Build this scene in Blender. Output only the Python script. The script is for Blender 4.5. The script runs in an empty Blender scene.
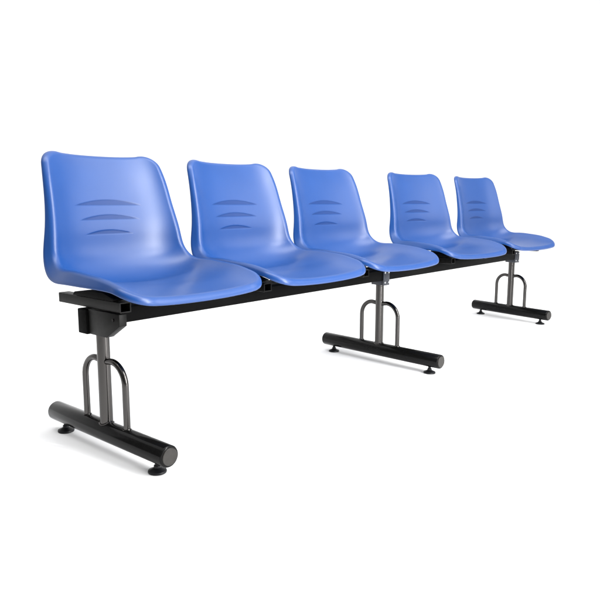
import bpy, bmesh, math
import numpy as np
from mathutils import Vector, Matrix

scene = bpy.context.scene
COL = scene.collection
R = math.radians

# ------------------------------------------------------------------ camera
cam_d = bpy.data.cameras.new('camera')
cam = bpy.data.objects.new('camera', cam_d)
COL.objects.link(cam)
scene.camera = cam
cam.location = (-0.974, -1.601, 0.718)
yaw, pitch = R(41.063), R(8.684)
fwd = Vector((math.cos(yaw)*math.cos(pitch), math.sin(yaw)*math.cos(pitch), -math.sin(pitch)))
cam.rotation_euler = fwd.to_track_quat('-Z', 'Y').to_euler()
cam_d.sensor_width = 36.0
cam_d.lens = 36.0*641.8/600.0
cam_d.clip_start = 0.05
cam_d.clip_end = 200

# ------------------------------------------------------------------ world and studio lamps
world = bpy.data.worlds.new('World')
scene.world = world
world.use_nodes = True
bg = world.node_tree.nodes['Background']
bg.inputs['Color'].default_value = (1, 1, 1, 1)
bg.inputs['Strength'].default_value = 0.28

def area(name, loc, target, sx, sy, power, color=(1, 1, 1)):
    d = bpy.data.lights.new(name, 'AREA')
    d.shape = 'RECTANGLE'; d.size = sx; d.size_y = sy; d.energy = power; d.color = color
    o = bpy.data.objects.new(name, d)
    COL.objects.link(o)
    o.location = loc
    o.rotation_euler = (Vector(target)-Vector(loc)).to_track_quat('-Z', 'Y').to_euler()
    return o

area('ceiling_softbox', (2.0, 1.0, 5.5), (2.0, 1.0, 0), 11, 11, 500)
area('backdrop_softbox', (1.0, -1.0, 4.8), (6.0, 5.0, 1.5), 6, 3, 380)
area('front_softbox', (2.2, -4.2, 2.1), (1.5, 0.2, 0.5), 6.4, 2.6, 175)
area('key_softbox', (1.0, -2.3, 2.5), (0.8, 0.2, 0.55), 1.1, .6, 52)
area('added_streak_strip', (0.75, -2.15, 0.85), (0.35, 0.0, 0.70), .045, 1.6, 60)  # added unseen lamp, puts bright streaks on leg tubes and lower seat backs

scene.view_settings.view_transform = 'Standard'
scene.view_settings.look = 'None'
scene.view_settings.exposure = 0.0
scene.view_settings.gamma = 1.0

# ------------------------------------------------------------------ materials
def new_mat(name):
    m = bpy.data.materials.new(name)
    m.use_nodes = True
    nt = m.node_tree
    return m, nt, nt.nodes['Principled BSDF']

def node(nt, kind, **kw):
    n = nt.nodes.new(kind)
    for k, v in kw.items():
        setattr(n, k, v)
    return n

def plastic():
    m, nt, b = new_mat('blue_plastic')
    L = nt.links
    tc = node(nt, 'ShaderNodeTexCoord')
    no = node(nt, 'ShaderNodeTexNoise'); no.inputs['Scale'].default_value = 9; no.inputs['Detail'].default_value = 4
    L.new(tc.outputs['Object'], no.inputs['Vector'])
    ra = node(nt, 'ShaderNodeValToRGB')
    ra.color_ramp.elements[0].position = .3; ra.color_ramp.elements[0].color = (0.004, 0.043, 0.185, 1)
    ra.color_ramp.elements[1].position = .7; ra.color_ramp.elements[1].color = (0.005, 0.047, 0.198, 1)
    L.new(no.outputs['Fac'], ra.inputs['Fac'])
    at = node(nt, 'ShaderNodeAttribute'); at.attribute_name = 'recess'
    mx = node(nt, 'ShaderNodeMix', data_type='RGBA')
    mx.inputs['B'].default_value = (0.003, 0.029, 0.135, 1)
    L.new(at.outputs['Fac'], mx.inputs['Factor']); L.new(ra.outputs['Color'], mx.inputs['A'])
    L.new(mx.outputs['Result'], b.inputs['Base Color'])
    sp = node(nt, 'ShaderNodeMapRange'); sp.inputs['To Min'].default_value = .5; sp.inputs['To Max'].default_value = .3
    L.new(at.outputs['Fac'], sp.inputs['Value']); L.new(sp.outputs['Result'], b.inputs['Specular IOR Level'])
    fi = node(nt, 'ShaderNodeTexNoise'); fi.inputs['Scale'].default_value = 900; fi.inputs['Detail'].default_value = 2
    L.new(tc.outputs['Object'], fi.inputs['Vector'])
    bu = node(nt, 'ShaderNodeBump'); bu.inputs['Strength'].default_value = .18; bu.inputs['Distance'].default_value = .0006
    L.new(fi.outputs['Fac'], bu.inputs['Height']); L.new(bu.outputs['Normal'], b.inputs['Normal'])
    mr = node(nt, 'ShaderNodeMapRange')
    mr.inputs['To Min'].default_value = .31; mr.inputs['To Max'].default_value = .37
    L.new(no.outputs['Fac'], mr.inputs['Value']); L.new(mr.outputs['Result'], b.inputs['Roughness'])
    b.inputs['IOR'].default_value = 1.52
    b.inputs['Subsurface Weight'].default_value = 0.0
    return m

def simple(name, col, rough, metal=0.0, var=.15, scale=40, bump=.0, coat=0.0, spec=.5):
    m, nt, b = new_mat(name)
    L = nt.links
    tc = node(nt, 'ShaderNodeTexCoord')
    no = node(nt, 'ShaderNodeTexNoise'); no.inputs['Scale'].default_value = scale; no.inputs['Detail'].default_value = 5
    L.new(tc.outputs['Object'], no.inputs['Vector'])
    mx = node(nt, 'ShaderNodeMix', data_type='RGBA')
    mx.inputs['A'].default_value = (*[c*(1-var) for c in col], 1)
    mx.inputs['B'].default_value = (*[min(1, c*(1+var)) for c in col], 1)
    L.new(no.outputs['Fac'], mx.inputs['Factor']); L.new(mx.outputs['Result'], b.inputs['Base Color'])
    mr = node(nt, 'ShaderNodeMapRange')
    mr.inputs['To Min'].default_value = rough*.8; mr.inputs['To Max'].default_value = rough*1.25
    L.new(no.outputs['Fac'], mr.inputs['Value']); L.new(mr.outputs['Result'], b.inputs['Roughness'])
    b.inputs['Metallic'].default_value = metal
    b.inputs['Coat Weight'].default_value = coat
    b.inputs['Specular IOR Level'].default_value = spec
    if bump:
        bu = node(nt, 'ShaderNodeBump'); bu.inputs['Strength'].default_value = bump; bu.inputs['Distance'].default_value = .0008
        L.new(no.outputs['Fac'], bu.inputs['Height']); L.new(bu.outputs['Normal'], b.inputs['Normal'])
    return m

M_BLUE = plastic()
M_BLACK = simple('black_gloss_paint', (.004, .004, .004), .13, 0, .3, 60, spec=.11)
M_MATT = simple('black_powder_coat', (.003, .003, .003), .6, 0, .3, 300, bump=.15, spec=.04)
M_BRACKET = simple('dark_grey_steel', (.005, .0049, .0045), .4, .0, .25, 120, bump=.1, spec=.11)
M_STEEL = simple('blue_grey_steel', (.026, .029, .038), .35, .0, .3, 120, bump=.1, spec=.35)
M_NICKEL = simple('dark_nickel', (.065, .062, .060), .15, 1.0, .04, 30)
def drawn_tube(m):
    # metal tube polished round its length: highlights stretch along the tube
    nt = m.node_tree; b = nt.nodes['Principled BSDF']
    t = node(nt, 'ShaderNodeTangent', direction_type='RADIAL', axis='Z')
    nt.links.new(t.outputs['Tangent'], b.inputs['Tangent'])
    b.inputs['Anisotropic'].default_value = .75
    b.inputs['Anisotropic Rotation'].default_value = 0.25
drawn_tube(M_NICKEL)
M_RUBBER = simple('black_rubber', (.006, .0065, .008), .45, 0, .2, 200, spec=.25)
M_CAP = simple('grey_brown_cap', (.022, .020, .018), .4, 0, .35, 90, bump=.3, spec=.3)
M_ZINC = simple('zinc_bolt', (.55, .56, .58), .3, 1.0, .1, 80)
M_WHITE = simple('white_paper', (.90, .90, .90), .8, 0, .005, 3)

# ------------------------------------------------------------------ mesh helpers
def link(name, mesh, mat, parent=None, smooth=None, loc=(0, 0, 0)):
    o = bpy.data.objects.new(name, mesh)
    COL.objects.link(o)
    if mat: mesh.materials.append(mat)
    if parent: o.parent = parent
    o.location = loc
    return o

def from_bm(name, bm, mat, parent=None, smooth_deg=40, loc=(0, 0, 0)):
    bmesh.ops.recalc_face_normals(bm, faces=bm.faces)
    for f in bm.faces: f.smooth = True
    for e in bm.edges:
        if len(e.link_faces) == 2 and e.calc_face_angle(0) > R(smooth_deg): e.smooth = False
    me = bpy.data.meshes.new(name)
    bm.to_mesh(me); bm.free()
    return link(name, me, mat, parent, loc=loc)

def bevel(bm, w, seg=2):
    es = [e for e in bm.edges if len(e.link_faces) == 2 and e.calc_face_angle(0) > R(30)]
    bmesh.ops.bevel(bm, geom=es, offset=w, segments=seg, profile=.5, affect='EDGES')

def box_bm(x0, x1, y0, y1, z0, z1, w=.002, bm=None):
    b = bmesh.new()
    bmesh.ops.create_cube(b, size=1)
    for v in b.verts:
        v.co = Vector(((x0+x1)/2+v.co.x*(x1-x0), (y0+y1)/2+v.co.y*(y1-y0), (z0+z1)/2+v.co.z*(z1-z0)))
    if w: bevel(b, w)
    if bm is None: return b
    me = bpy.data.meshes.new('t'); b.to_mesh(me); b.free(); bm.from_mesh(me); bpy.data.meshes.remove(me)
    return bm

def tube_bm(pts, r, seg=28, cap=True, bm=None):
    bm = bm or bmesh.new()
    pts = [Vector(p) for p in pts]
    n = len(pts); rings = []
    up = None
    rr = r if isinstance(r, (list, tuple)) else [r]*n
    for i, p in enumerate(pts):
        t = (pts[min(i+1, n-1)]-pts[max(i-1, 0)]).normalized()
        if up is None:
            up = Vector((1, 0, 0)) if abs(t.x) < .9 else Vector((0, 1, 0))
        a = (up-t*up.dot(t)).normalized(); up = a
        b = t.cross(a)
        rings.append([bm.verts.new(p+(a*math.cos(2*math.pi*k/seg)+b*math.sin(2*math.pi*k/seg))*rr[i]) for k in range(seg)])
    for i in range(n-1):
        for k in range(seg):
            bm.faces.new((rings[i][k], rings[i][(k+1) % seg], rings[i+1][(k+1) % seg], rings[i+1][k]))
    if cap:
        bm.faces.new(rings[0]); bm.faces.new(rings[-1])
    return bm

def lathe_z(profile, seg=40, bm=None, cx=0, cy=0):
    bm = bm or bmesh.new()
    rings = []
    for r, z in profile:
        rings.append([bm.verts.new((cx+r*math.cos(2*math.pi*k/seg), cy+r*math.sin(2*math.pi*k/seg), z)) for k in range(seg)])
    for i in range(len(rings)-1):
        for k in range(seg):
            bm.faces.new((rings[i][k], rings[i][(k+1) % seg], rings[i+1][(k+1) % seg], rings[i+1][k]))
    bm.faces.new(rings[0]); bm.faces.new(rings[-1])
    return bm

def prism_x(poly, x0, x1, w=.0015):
    bm = bmesh.new()
    a = [bm.verts.new((x0, y, z)) for y, z in poly]
    b = [bm.verts.new((x1, y, z)) for y, z in poly]
    n = len(poly)
    bm.faces.new(a); bm.faces.new(b[::-1])
    for i in range(n): bm.faces.new((a[i], b[i], b[(i+1) % n], a[(i+1) % n]))
    bmesh.ops.recalc_face_normals(bm, faces=bm.faces)
    if w: bevel(bm, w)
    return bm

# ------------------------------------------------------------------ the setting: a white studio sweep
def sweep():
    # floor running into a curved wall, swept on a half circle behind the bench; open behind the camera
    bm = bmesh.new()
    cx, cy = 1.4, 0.0
    prof = [(7.2, -.02), (7.4, -.003)]
    for k in range(0, 17):
        a = k/16*math.pi/2
        prof.append((7.5+2.5*math.sin(a), 2.5-2.5*math.cos(a)+(0.0 if k else -.0015)))
    prof += [(10, 4), (10, 7)]
    seg = 72
    rings = []
    for r, z in prof:
        rings.append([bm.verts.new((cx+r*math.cos(yaw-math.pi/2-.15+(math.pi+.3)*k/seg), cy+r*math.sin(yaw-math.pi/2-.15+(math.pi+.3)*k/seg), z)) for k in range(seg+1)])
    for i in range(len(rings)-1):
        for k in range(seg):
            bm.faces.new((rings[i][k], rings[i][k+1], rings[i+1][k+1], rings[i+1][k]))
    for f in bm.faces:
        f.smooth = True
        if f.normal.z < 0: f.normal_flip()
    me = bpy.data.meshes.new('backdrop'); bm.to_mesh(me); bm.free()
    o = link('backdrop', me, M_WHITE); o['kind'] = 'structure'
    me = bpy.data.meshes.new('floor')
    s = 14.0
    me.from_pydata([(cx-s, cy-s, 0), (cx+s, cy-s, 0), (cx+s, cy+s, 0), (cx-s, cy+s, 0)], [], [(0, 1, 2, 3)])
    o = link('floor', me, M_WHITE); o['kind'] = 'structure'
sweep()

# ------------------------------------------------------------------ the bench
bench = bpy.data.objects.new('waiting_bench', None)
COL.objects.link(bench)
bench.empty_display_size = .3
bench['label'] = 'row of five blue moulded plastic seats on a black beam with three tubular metal legs'
bench['category'] = 'bench'

# ---- seat shell
def spline(ts, ys, q):
    # natural cubic through knots
    ts = np.array(ts, float); ys = np.array(ys, float); n = len(ts); h = np.diff(ts)
    A = np.zeros((n, n)); r = np.zeros(n); A[0, 0] = A[-1, -1] = 1
    for i in range(1, n-1):
        A[i, i-1] = h[i-1]; A[i, i] = 2*(h[i-1]+h[i]); A[i, i+1] = h[i]
        r[i] = 6*((ys[i+1]-ys[i])/h[i]-(ys[i]-ys[i-1])/h[i-1])
    m = np.linalg.solve(A, r)
    i = np.clip(np.searchsorted(ts, q)-1, 0, n-2)
    d = q-ts[i]; hh = h[i]
    return (m[i]*(ts[i+1]-q)**3+m[i+1]*d**3)/(6*hh)+(ys[i]/hh-m[i]*hh/6)*(ts[i+1]-q)+(ys[i+1]/hh-m[i+1]*hh/6)*d

# rim profile: y, z, half width, depth of the bowl behind the rim, skirt height
KN = [(.2644, .8658, .1859, .0184, .002),
      (.2337, .8035, .1972, .0295, .004),
      (.2055, .7150, .2054, .0336, .0084),
      (.1812, .6201, .2164, .0415, .0168),
      (.1668, .5627, .2236, .0498, .0241),
      (.1263, .5298, .2326, .0567, .0316),
      (.0581, .5251, .2397, .0505, .0324),
      (-.0281, .5208, .2399, .0450, .0263),
      (-.1043, .5134, .2378, .0383, .0175),
      (-.1676, .5004, .2362, .0308, .008),
      (-.2215, .4868, .2464, .0223, .003)]
KY = np.array([k[0] for k in KN]); KZ = np.array([k[1] for k in KN])
KT = np.r_[0, np.cumsum(np.hypot(np.diff(KY), np.diff(KZ)))]
LEN = KT[-1]
R_TOP, R_FRONT = .042, .063

def hw_at(b):
    h = spline(KT, [k[2] for k in KN], b)
    def cut(s, r):                       # rounded corner of radius r at distance s from the end
        s = np.clip(s, 0, r)
        return r-np.sqrt(np.maximum(0, r*r-(r-s)**2))
    return h, h-cut(b, R_TOP)-cut(LEN-b, R_FRONT)

SLOTS = [(.7060, .0205, .129, -.007), (.6608, .0185, .115, -.009), (.6150, .0160, .093, -.017)]

def seat_point(a, b):
    """a: signed distance across, b: distance along the profile; arrays -> (n,3) plus recess mask"""
    y = spline(KT, KY, b); z = spline(KT, KZ, b)
    e = 1e-4
    ty = (spline(KT, KY, np.clip(b+e, 0, LEN))-spline(KT, KY, np.clip(b-e, 0, LEN)))
    tz = (spline(KT, KZ, np.clip(b+e, 0, LEN))-spline(KT, KZ, np.clip(b-e, 0, LEN)))
    l = np.hypot(ty, tz); ty /= l; tz /= l
    ny, nz = -tz, ty                     # points behind and below the shell
    h, _ = hw_at(b)
    d = spline(KT, [k[3] for k in KN], b)
    t = np.abs(a)/h
    bowl = 1-(.55*t**2.0+.45*t**5)
    # gentle saddle in the top edge
    g = np.exp(-(b/.05)**2)
    z = z+g*.010*(t**3-.4)
    off = d*bowl
    y1 = y+ny*off; z1 = z+nz*off
    m = np.zeros_like(a); dep = np.zeros_like(a)
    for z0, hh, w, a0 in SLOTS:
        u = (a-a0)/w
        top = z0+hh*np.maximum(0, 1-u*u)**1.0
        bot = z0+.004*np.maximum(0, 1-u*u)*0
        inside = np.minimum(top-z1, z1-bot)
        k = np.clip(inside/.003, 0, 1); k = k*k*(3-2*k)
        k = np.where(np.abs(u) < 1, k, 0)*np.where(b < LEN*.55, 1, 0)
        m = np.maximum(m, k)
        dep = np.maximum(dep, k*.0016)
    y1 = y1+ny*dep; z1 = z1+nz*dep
    return np.stack([a, y1, z1], -1), m

def make_seat_mesh():
    NA, NB = 230, 400
    # rows: denser near both ends so that the rounded corners stay smooth
    s = np.linspace(0, 1, NB)
    b = LEN*(s-.13*np.sin(2*math.pi*s)/(2*math.pi)*1.0)
    b = np.unique(np.concatenate([LEN*s, R_TOP*(1-np.cos(np.linspace(0, math.pi/2, 22))), LEN-R_FRONT*(1-np.cos(np.linspace(0, math.pi/2, 30)))]))
    keep = [0]
    for i in range(1, len(b)):
        if b[i]-b[keep[-1]] > .00035 or i == len(b)-1: keep.append(i)
    b = b[keep]; NB = len(b)
    _, w = hw_at(b)
    u = np.linspace(-1, 1, NA)
    Agrid = w[:, None]*u[None, :]
    Bgrid = np.repeat(b[:, None], NA, 1)
    P, m = seat_point(Agrid.ravel(), Bgrid.ravel())
    P = P.reshape(NB, NA, 3); m = m.reshape(NB, NA)
    verts = P.reshape(-1, 3).tolist()
    mask = m.ravel().tolist()
    faces = []
    idx = lambda i, j: i*NA+j
    for i in range(NB-1):
        for j in range(NA-1):
            faces.append((idx(i, j), idx(i+1, j), idx(i+1, j+1), idx(i, j+1)))
    # boundary loop
    loop = [idx(0, j) for j in range(NA)]+[idx(i, NA-1) for i in range(1, NB)] + \
           [idx(NB-1, j) for j in range(NA-2, -1, -1)]+[idx(i, 0) for i in range(NB-2, 0, -1)]
    V = np.array(verts)
    # surface normals at the loop: from the grid gradients
    gi = np.gradient(P, axis=0); gj = np.gradient(P, axis=1)
    N = np.cross(gi, gj); N /= np.linalg.norm(N, axis=2, keepdims=True)+1e-12
    N = N.reshape(-1, 3)
    L = V[loop]; NL = N[loop].copy()
    for _ in range(30): NL = (NL+np.roll(NL, 1, 0)+np.roll(NL, -1, 0))/3
    NL /= np.linalg.norm(NL, axis=1, keepdims=True)
    T = np.roll(L, -2, 0)-np.roll(L, 2, 0); T /= np.linalg.norm(T, axis=1, keepdims=True)+1e-12
    O = np.cross(T, NL)
    c = np.array([0, .0, .62])
    # outward must point away from the shell's middle line
    mid = V[idx(NB//2, NA//2)]
    if np.mean(np.einsum('ij,ij->i', O[:NA], (L[:NA]-mid))) < 0: O = -O
    for _ in range(8): O = (O+np.roll(O, 1, 0)+np.roll(O, -1, 0))/3
    O /= np.linalg.norm(O, axis=1, keepdims=True)
    # front side direction (towards the sitter)
    fr = NL
    if np.mean(fr[:, 1]) > 0: fr = -fr
    fr = np.where((fr@np.array([0, -.6, .8]))[:, None] < 0, -fr, fr)
    rr = .017
    sk = spline(KT, [k[4] for k in KN], Bgrid.ravel()[loop])[:, None]
    bl = np.linspace(0, 1, len(loop))
    prev = loop; n = len(loop)
    def ring(P3):
        nonlocal prev
        base = len(verts)
        verts.extend(P3.tolist()); mask.extend([0.0]*n)
        cur = list(range(base, base+n))
        for k in range(n):
            faces.append((prev[k], prev[(k+1) % n], cur[(k+1) % n], cur[k]))
        prev = cur
    for k in range(1, 9):
        th = k/8*R(92)
        ring(L+O*rr*math.sin(th)-fr*rr*(1-math.cos(th)))
    # skirt
    E = L+O*rr*math.sin(R(92))-fr*rr*(1-math.cos(R(92)))
    for k in range(1, 4):
        ring(E-fr*(sk*k/3)-O*(.001*k/3))
    E = E-fr*sk-O*.001
    # returned lip and inner wall (gives the shell its thickness)
    th_ = .0045
    ring(E-fr*.0012-O*.0012); ring(E-fr*.0012-O*(th_-.001)); ring(E-O*th_)
    for k in range(1, 4): ring(E-O*th_+fr*(sk*k/3))
    ri = rr-th_
    E2 = L-fr*rr
    for k in range(7, -1, -1):
        th = k/8*R(90)
        ring(E2+O*ri*math.sin(th)+fr*ri*math.cos(th))
    # underside of the shell: own grid, reversed
    base = len(verts)
    Vn = N.copy(); Vn = np.where((Vn@np.array([0, -.6, .8]))[:, None] < 0, -Vn, Vn)
    Pu = V-Vn*th_
    verts.extend(Pu.tolist()); mask.extend([0.0]*len(Pu))
    for i in range(NB-1):
        for j in range(NA-1):
            faces.append((base+idx(i, j), base+idx(i, j+1), base+idx(i+1, j+1), base+idx(i+1, j)))
    for k in range(n):
        faces.append((prev[k], prev[(k+1) % n], base+loop[(k+1) % n], base+loop[k]))
    me = bpy.data.meshes.new('seat')
    me.from_pydata(verts, [], faces)
    me.update()
    bm = bmesh.new(); bm.from_mesh(me)
    bmesh.ops.recalc_face_normals(bm, faces=bm.faces)
    for f in bm.faces: f.smooth = True
    bm.to_mesh(me); bm.free()
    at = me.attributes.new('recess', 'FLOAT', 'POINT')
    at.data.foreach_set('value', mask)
    return me

XC = .202
SEAT_X = [0, .552, 1.118, 1.842, 2.556]
seat_me = make_seat_mesh()
seat0 = link('seat', seat_me, M_BLUE, bench, loc=(XC, 0, 0))
# the far seats sit slightly turned on their tubes, as they do in the photograph
SEAT_POSE = [(.206, .004, 0, 1), (.753, -.002, -.4, 1), (1.313, .006, -1.8, 1), (2.040, .008, -10, .965), (2.744, .004, -8, .945)]
seat0.location = (SEAT_POSE[0][0], SEAT_POSE[0][1], 0)
for x, y, turn, width in SEAT_POSE[1:]:
    c = seat0.copy(); COL.objects.link(c); c.parent = bench
    c.location = (x, y, 0); c.rotation_euler = (0, 0, R(turn)); c.scale = (width, width*(1 if width == 1 else .96), 1)

# ---- main beam under the seats
BY0, BY1, BZ0, BZ1 = -.030, .042, .3745, .4205
bm = box_bm(-.012, 2.872, BY0, BY1, BZ0, BZ1, .003)
box_bm(.045, 2.85, BY1+.0005, .112, .392, .4200, .003, bm)
beam = from_bm('beam', bm, M_MATT, bench)
# ---- cross tubes carrying each seat: square hollow tube open at the front
def hollow_tube_bm(x0, x1, z0, z1, y0, y1, t=.0035):
    bm = bmesh.new()
    outer = [(x0, z0), (x1, z0), (x1, z1), (x0, z1)]
    inner = [(x0+t, z0+t), (x1-t, z0+t), (x1-t, z1-t), (x0+t, z1-t)]
    def ring(pts, y): return [bm.verts.new((p[0], y, p[1])) for p in pts]
    of, ob, inf, inb = ring(outer, y0), ring(outer, y1), ring(inner, y0), ring(inner, y0+.12)
    for k in range(4):
        q = (k+1) % 4
        bm.faces.new((of[k], of[q], ob[q], ob[k]))
        bm.faces.new((of[k], of[q], inf[q], inf[k]))
        bm.faces.new((inf[k], inf[q], inb[q], inb[k]))
    bm.faces.new(ob); bm.faces.new(inb)
    bmesh.ops.recalc_face_normals(bm, faces=bm.faces)
    es = [e for e in bm.edges if all(abs(v.co.x-x0) < 1e-6 or abs(v.co.x-x1) < 1e-6 for v in e.verts) and abs(e.verts[0].co.y-e.verts[1].co.y) > .1 and all(v.co.z in (z0, z1) or True for v in e.verts)]
    bmesh.ops.bevel(bm, geom=es, offset=.0025, segments=2, affect='EDGES', profile=.5)
    return bm

arm0 = from_bm('cross_tube', hollow_tube_bm(-.018, .018, .4225, .4515, -.128, .190), M_BRACKET, bench, loc=(.002, 0, 0))
# mounting plate pressed on the tube, carrying the shell
def mount_bm():
    bm = prism_x([(.10, .4535), (-.105, .4535), (-.112, .4600), (-.06, .4730), (.02, .4720), (.09, .4640)], -.024, .024, .0015)
    return bm
plate0 = from_bm('mounting_plate', mount_bm(), M_MATT, arm0)
first = True
for i, x in enumerate(SEAT_X):
    for dx in (.002, .36):
        if first:
            first = False; continue
        a = arm0.copy(); COL.objects.link(a); a.parent = bench; a.location = (x+dx, 0, 0)
        p = plate0.copy(); COL.objects.link(p); p.parent = a

# ---- legs
POST_R, BAR_R = .0185, .0300
BAR_Z = .058
def make_leg(x, half, turn, near=False):
    root_bm = tube_bm([(0, 0, BAR_Z+BAR_R*.6), (0, 0, .2), (0, 0, .352)], POST_R, 40)
    post = from_bm('leg', root_bm, M_NICKEL, bench, loc=(x, 0, 0))
    post.rotation_euler = (0, 0, turn)
    # foot bar with slightly rounded ends
    ch = .004
    pts = [(0, half, BAR_Z), (0, half-ch*.3, BAR_Z), (0, half-ch, BAR_Z), (0, 0, BAR_Z), (0, -half+ch, BAR_Z), (0, -half+ch*.3, BAR_Z), (0, -half, BAR_Z)]
    fb = from_bm('foot_bar', tube_bm(pts, [BAR_R-ch, BAR_R-ch*.3, BAR_R, BAR_R, BAR_R, BAR_R-ch*.3, BAR_R-ch], 56), M_BLACK, post, 50)
    for s in (-1, 1):
        b = bmesh.new()
        tube_bm([(0, s*half, BAR_Z), (0, s*(half+.002), BAR_Z), (0, s*(half+.003), BAR_Z)], [.0235, .0235, .0225], 48, bm=b)
        from_bm('end_cap', b, M_CAP, post)
    # two bent rods, one on each side of the post
    for s in (-1, 1):
        yb, zt, rc = s*.103, .272, .062
        pts = [(0, yb, BAR_Z+BAR_R*.75), (0, yb, .12), (0, yb, zt-rc)]
        for k in range(1, 13):
            a = k/12*math.pi/2
            pts.append((0, yb-s*rc*(1-math.cos(a)), zt-rc+rc*math.sin(a)))
        pts.append((0, s*.010, zt-.004))
        from_bm('brace_rod', tube_bm(pts, .0095, 24), M_NICKEL, post)
        # weld bead where the rod meets the foot bar
        ww = bmesh.new(); wp = []
        for k in range(34):
            a = 2*math.pi*k/32
            xx = .0103*math.cos(a)
            wp.append((xx, yb+.0103*math.sin(a), BAR_Z+math.sqrt(BAR_R**2-xx*xx)+.0006))
        tube_bm(wp, [.0021+.0004*math.sin(2.3*k) for k in range(34)], 8, bm=ww, cap=False)
        from_bm('weld_bead', ww, M_NICKEL, post)
        # levelling foot: stud, cone and round pad
        fy = s*(half-.055)
        prof = [(.0245, .0002), (.0255, .0030), (.0245, .0065), (.0160, .0100), (.0095, .0140), (.0090, .0200), (.0062, .0205), (.0062, BAR_Z-BAR_R+.004)]
        from_bm('levelling_foot', lathe_z(prof, 40, cy=fy), M_RUBBER, post, 35)
    # weld bead of the post on the bar
    wb = bmesh.new()
    n = 48
    ring_pts = []
    for k in range(n):
        a = 2*math.pi*k/n
        xx, yy = (POST_R+.001)*math.cos(a), (POST_R+.001)*math.sin(a)
        ring_pts.append((xx, yy, BAR_Z+math.sqrt(max(0, BAR_R**2-xx*xx))+.001))
    ring_pts.append(ring_pts[0]); ring_pts.append(ring_pts[1])
    tube_bm(ring_pts, .0028, 8, bm=wb, cap=False)
    from_bm('weld_bead', wb, M_NICKEL, post)
    return post

def bracket(post, near):
    if near:
        b = prism_x([(.020, .4205), (.020, .349), (-.066, .349), (-.132, .388), (-.132, .4205)], -.030, -.006, .0012)
        box_bm(-.006, .026, -.030, .0195, .350, .3735, .001, b)
        o = from_bm('bracket', b, M_BRACKET, post)
        b = box_bm(-.036, .022, .0225, .068, .347, .4185, .003)
        from_bm('beam_end_cap', b, M_MATT, post)
    else:
        b = box_bm(-.021, .021, -.037, -.0325, .353, .4185, .001)
        box_bm(-.019, .019, -.0325, .034, .353, .3735, .001, b)
        o = from_bm('bracket', b, M_STEEL, post)
    k = bmesh.new()
    pos = [(-.0312, -.104, .403)] if near else [(-.013, -.0382, .410), (.013, -.0382, .410), (-.013, -.0382, .366), (.013, -.0382, .366)]
    for (x, y, z) in pos:
        b = bmesh.new()
        bmesh.ops.create_cone(b, cap_ends=True, segments=6, radius1=.0045, radius2=.0045, depth=.003)
        rot = Matrix.Rotation(math.pi/2, 4, 'Y' if near else 'X')
        bmesh.ops.transform(b, matrix=Matrix.Translation((x, y, z)) @ rot, verts=b.verts)
        from_bm('bolt', b, M_BRACKET if near else M_ZINC, post)

for x, half, turn, near in ((.008, .292, 0, True), (1.408, .332, R(-5), False), (2.843, .272, R(-13), False)):
    p = make_leg(x, half, turn)
    bracket(p, near)

scene.render.resolution_x = 1024
scene.render.resolution_y = 1024
